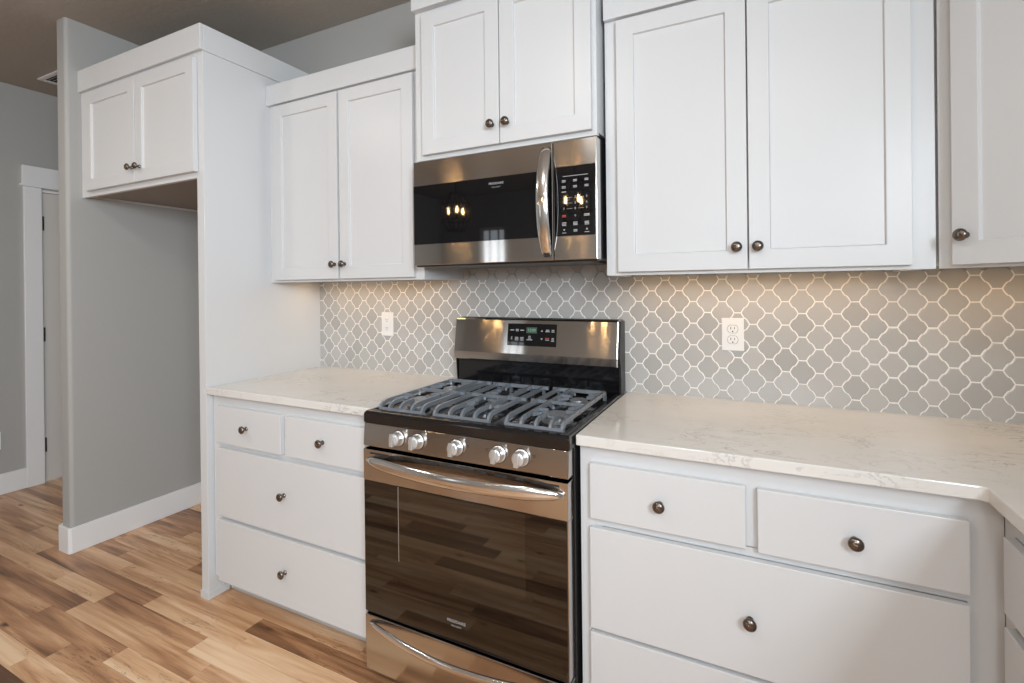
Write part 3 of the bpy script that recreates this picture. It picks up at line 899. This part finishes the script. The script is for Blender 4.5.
    grate([(.539, 1), (.588, 1), (.636, 0), (.683, 0), (.720, 1)], (-.50, -.285), .654)
    # control fascia, leaning back slightly
    fas = MB().prism([(yf + .006, .886), (yf - .0005, .808), (yf + .040, .808), (yf + .040, .886)], 0, xl - .002, xr - .004).build('control_fascia', M['steel'], t, bevel=.003)
    tilt = math.atan2(.0065, .078)
    for kx, kz in ((.156, .8485), (.235, .8485), (.384, .8485), (.532, .8485), (.607, .8485)):
        T = Matrix.Translation((kx, yf + .0028, kz)) @ Matrix.Rotation(-tilt, 4, 'X')
        k = MB().lathe([(.0245, 0), (.0245, .003), (.0215, .005), (.0205, .022), (.0190, .0265), (.0150, .0280), (0, .0282)], T, 32)
        k.build('knob', M['satin'], fas, smooth=False)
        kk = fas.children[-1] if fas.children else fas
        MB().box(-.0075, .0075, -.0400, -.0278, -.0205, .0205, T).build('knob_grip', M['satin'], kk, bevel=.002)
        mk = MB().lathe([(.0265, 0), (.0265, .0008), (.0247, .0008)], T, 32)
        mk.build('bezel', M['slot'], kk)
    marks = MB()
    for kx, s in ((.156, 1), (.235, 1), (.384, 1), (.532, -1), (.607, 1)):
        for i, (dx, dz, w) in enumerate(((.040, .009, .010), (.040, .004, .007), (.036, -.006, .004))):
            cx_ = kx + s * dx
            T = Matrix.Translation((cx_, yf + .0024, .8505 + dz)) @ Matrix.Rotation(-tilt, 4, 'X')
            marks.box(-w / 2, w / 2, -.0004, .0001, -.0006, .0006, T)
    marks.build('dial_markings', M['inkmark'], fas)
    # oven door
    door = MB().box(xl - .002, xr - .006, yf, yf + .046, .690, .797)
    door.box(xl - .002, xr - .006, yf + .0025, yf + .046, .2385, .690)
    door = door.build('oven_door', M['steel'], t, bevel=.002)
    MB().box(xl + .0005, xr - .0105, yf - .0004, yf + .0024, .2400, .6895).build('oven_window', M['ovenglass'], door, bevel=.001)
    MB().box(.153, .618, yf - .0007, yf - .00045, .440, .6885).build('inner_pane', M['innerglass'], door)
    MB().box(.1535, .1565, yf - .0010, yf - .00075, .440, .6885).build('reflection_line', M['burner'], door)  # pale strip imitating a reflected edge line on the glass
    for a, b in ((.035, .115), (.150, .172), (.215, .315), (.350, .450), (.470, .490), (.520, .560), (.590, .615), (.645, .725)):
        MB().box(a, b, yf - .0003, yf + .001, .7820, .7885).build('vent_slot', M['slot'], door)
    lettering('FRIGIDAIRE', .0128, Matrix.Translation((.378, yf - .0009, .3035)), M['lettering'], 'lettering', door, 1.05)
    lettering('G A L L E R Y', .0065, Matrix.Translation((.378, yf - .0009, .2895)), M['lettering'], 'lettering', door)
    def bowed(par, xa, xb, z, sag, out, hh, tt, name='handle', base=yf):
        h = MB(); path = []; sec = []; n = 28
        for i in range(n + 1):
            s = i / n; x = xa + (xb - xa) * s; bow = math.sin(math.pi * s)
            y = base - .003 - out * bow ** .75
            zz = z - sag * bow
            w = hh * (.55 + .45 * min(1, (bow * 2.6)))
            if i in (0, n): w = hh * .3
            path.append(((x, y, zz), (0, 0, 1), (0, -1, 0)))
            sec.append([(w * math.cos(2 * math.pi * k / 16), tt * math.sin(2 * math.pi * k / 16)) for k in range(16)])
        h.sweep(path, sec); h.build(name, M['chrome'], par, smooth=True)
    bowed(door, .026, .740, .7625, .003, .048, .0205, .008)
    dr = MB().box(xl - .002, xr - .006, yf + .001, yf + .046, .036, .2265).build('storage_drawer', M['steel'], t, bevel=.003)
    MB().box(xl, xr - .008, yf + .012, yf + .046, .2268, .2382).build('drawer_gap_trim', M['blackplastic'], t)
    bowed(dr, .030, .735, .206, .012, .046, .0125, .008, base=yf + .001)
    # back guard
    gp = [(-.012, .928), (-.072, .928), (-.072, 1.026), (-.096, 1.031), (-.103, 1.066), (-.082, 1.208), (-.074, 1.214), (-.012, 1.214)]
    gb = MB().box(xl + .004, xr - .010, -.070, -.012, .9285, 1.030).build('backguard_riser', M['black'], t, bevel=.002)
    gd = MB().prism([(-.030, 1.032), (-.1005, 1.032), (-.102, 1.066), (-.079, 1.206), (-.072, 1.2135), (-.030, 1.2135)], 0, xl, xr - .008).build('backguard', M['steel'], t, bevel=.003)
    MB().prism([(-.012, .929), (-.076, .929), (-.084, 1.030), (-.094, 1.066), (-.072, 1.209), (-.012, 1.209)], 0, xr - .0078, xr).build('end_cap', M['blackplastic'], gd)
    MB().prism([(-.012, .929), (-.070, .929), (-.078, 1.030), (-.012, 1.209)], 0, xl - .0035, xl - .0002).build('end_cap', M['blackplastic'], gd)
    MB().box(xl, xr - .008, -.0295, -.012, 1.032, 1.2135).build('backguard_rear', M['blackplastic'], t)
    # clock and key panel on the sloping face
    v0, v1 = Vector((0, -.102, 1.066)), Vector((0, -.079, 1.206))
    up = (v1 - v0).normalized(); out = Vector((0, -up.z, up.y))
    def TF(x, s, lift=0.0):
        p = v0 + up * s + out * lift; p.x = x
        m = Matrix.Identity(4)
        m.col[0][:3] = (1, 0, 0); m.col[1][:3] = tuple(-out); m.col[2][:3] = tuple(up); m.col[3][:3] = tuple(p)
        return m
    pc, ps = .3845, .0815
    pn = MB().box(-.1115, .1115, -.0016, .0, -.0465, .0465, TF(pc, ps)).build('clock_panel', M['mwglass'], gd, bevel=.0006)
    MB().box(-.024, .024, -.0002, .0, -.0125, .0125, TF(pc, ps + .0195, .0018)).build('clock_screen', simple('green_grey_screen', (.05, .09, .07), .3), pn)
    lettering('12:00', .017, TF(pc, ps + .0195, .0021), M['lcd'], 'clock_digits', pn)
    k = MB(); rd = MB()
    def kb(mb, dx, ds, w, h_): mb.box(-w / 2, w / 2, -.0003, .0, -h_ / 2, h_ / 2, TF(pc + dx, ps + ds, .0017))
    kb(k, -.090, .0185, .018, .0038)
    kb(k, -.0665, .0215, .015, .0032); kb(k, -.0665, .0155, .013, .0032)
    kb(k, -.043, .0185, .017, .0038)
    kb(k, .072, .0215, .015, .0032); kb(k, .072, .0155, .018, .0032)
    kb(k, .096, .0215, .012, .0032); kb(k, .096, .0150, .013, .0032)
    for dx in (-.0675, -.043):
        for ds in (-.0120, -.0175, -.0230): kb(k, dx, ds, .016, .0028)
    for ds in (-.0120, -.0190): kb(k, -.091, ds, .006, .0035)
    for ds, w in ((-.006, .010), (-.013, .014), (-.0205, .026)): kb(k, -.008, ds, w, .003)
    kb(rd, .072, -.012, .016, .0028); kb(k, .072, -.019, .017, .0028)
    for ds in (-.0120, -.0175, -.0230): kb(k, .096, ds, .014 - (ds + .023) * .4, .0028)
    T1 = TF(pc + .047, ps + .018, .0017); T2 = TF(pc + .047, ps - .016, .0017)
    k.prism([(-.005, -.003), (.005, -.003), (0, .004)], 1, -.0003, 0, T1); k.prism([(-.005, .003), (.005, .003), (0, -.004)], 1, -.0003, 0, T2)
    k.build('key_markings', M['lettering'], pn); rd.build('cancel_key_marking', M['redmark'], pn)
stove()

# ------------------------------------------------------------------ candle pendants over the island side (mirrored in the steel and glass)
def pendant(label, x, y):
    t = thing('pendant_light', label, 'light', (x, y, CEIL), 'candle pendants behind the camera')
    MB().lathe([(.06, .0005), (.06, .018), (.02, .03)], Matrix.Translation((x, y, CEIL)) @ Matrix(((1, 0, 0, 0), (0, 0, -1, 0), (0, 1, 0, 0), (0, 0, 0, 1))), 20).build('canopy', M['pendantmetal'], t)
    MB().tube([(x, y, CEIL - .03), (x, y, 2.30)], .006).build('stem', M['pendantmetal'], t)
    cg = MB()
    for zz, rr in ((2.30, .06), (2.18, .15), (2.02, .15), (1.92, .09)):
        pts = [(x + rr * math.cos(2 * math.pi * i / 24), y + rr * math.sin(2 * math.pi * i / 24), zz) for i in range(25)]
        cg.tube(pts, .004, 6)
    for i in range(8):
        a = 2 * math.pi * i / 8
        cg.tube([(x + r_ * math.cos(a), y + r_ * math.sin(a), z_) for r_, z_ in ((.06, 2.30), (.15, 2.18), (.15, 2.02), (.09, 1.92))], .004, 6)
    cg.build('cage', M['pendantmetal'], t)
    for i in range(3):
        a = 2 * math.pi * i / 3 + .9
        bx, by = x + .085 * math.cos(a), y + .085 * math.sin(a)
        c = MB().tube([(bx, by, 2.03), (bx, by, 2.09)], .011, 10).tube([(x, y, 2.30), (x, y, 2.03), (bx, by, 2.03)], .004, 6).build('candle_arm', M['pendantmetal'], t)
        MB().lathe([(.005, 0), (.0085, .015), (.009, .028), (.005, .052), (0, .07)], Matrix.Translation((bx, by, 2.0905)) @ Matrix(((1, 0, 0, 0), (0, 0, 1, 0), (0, -1, 0, 0), (0, 0, 0, 1))), 12).build('bulb', M['bulb'], c, smooth=True)
pendant('caged pendant lamp with three candle bulbs, the left of two mirrored in the microwave door', -1.45, -3.0)
pendant('caged pendant lamp with three candle bulbs mirrored in the microwave control panel', -.20, -3.0)
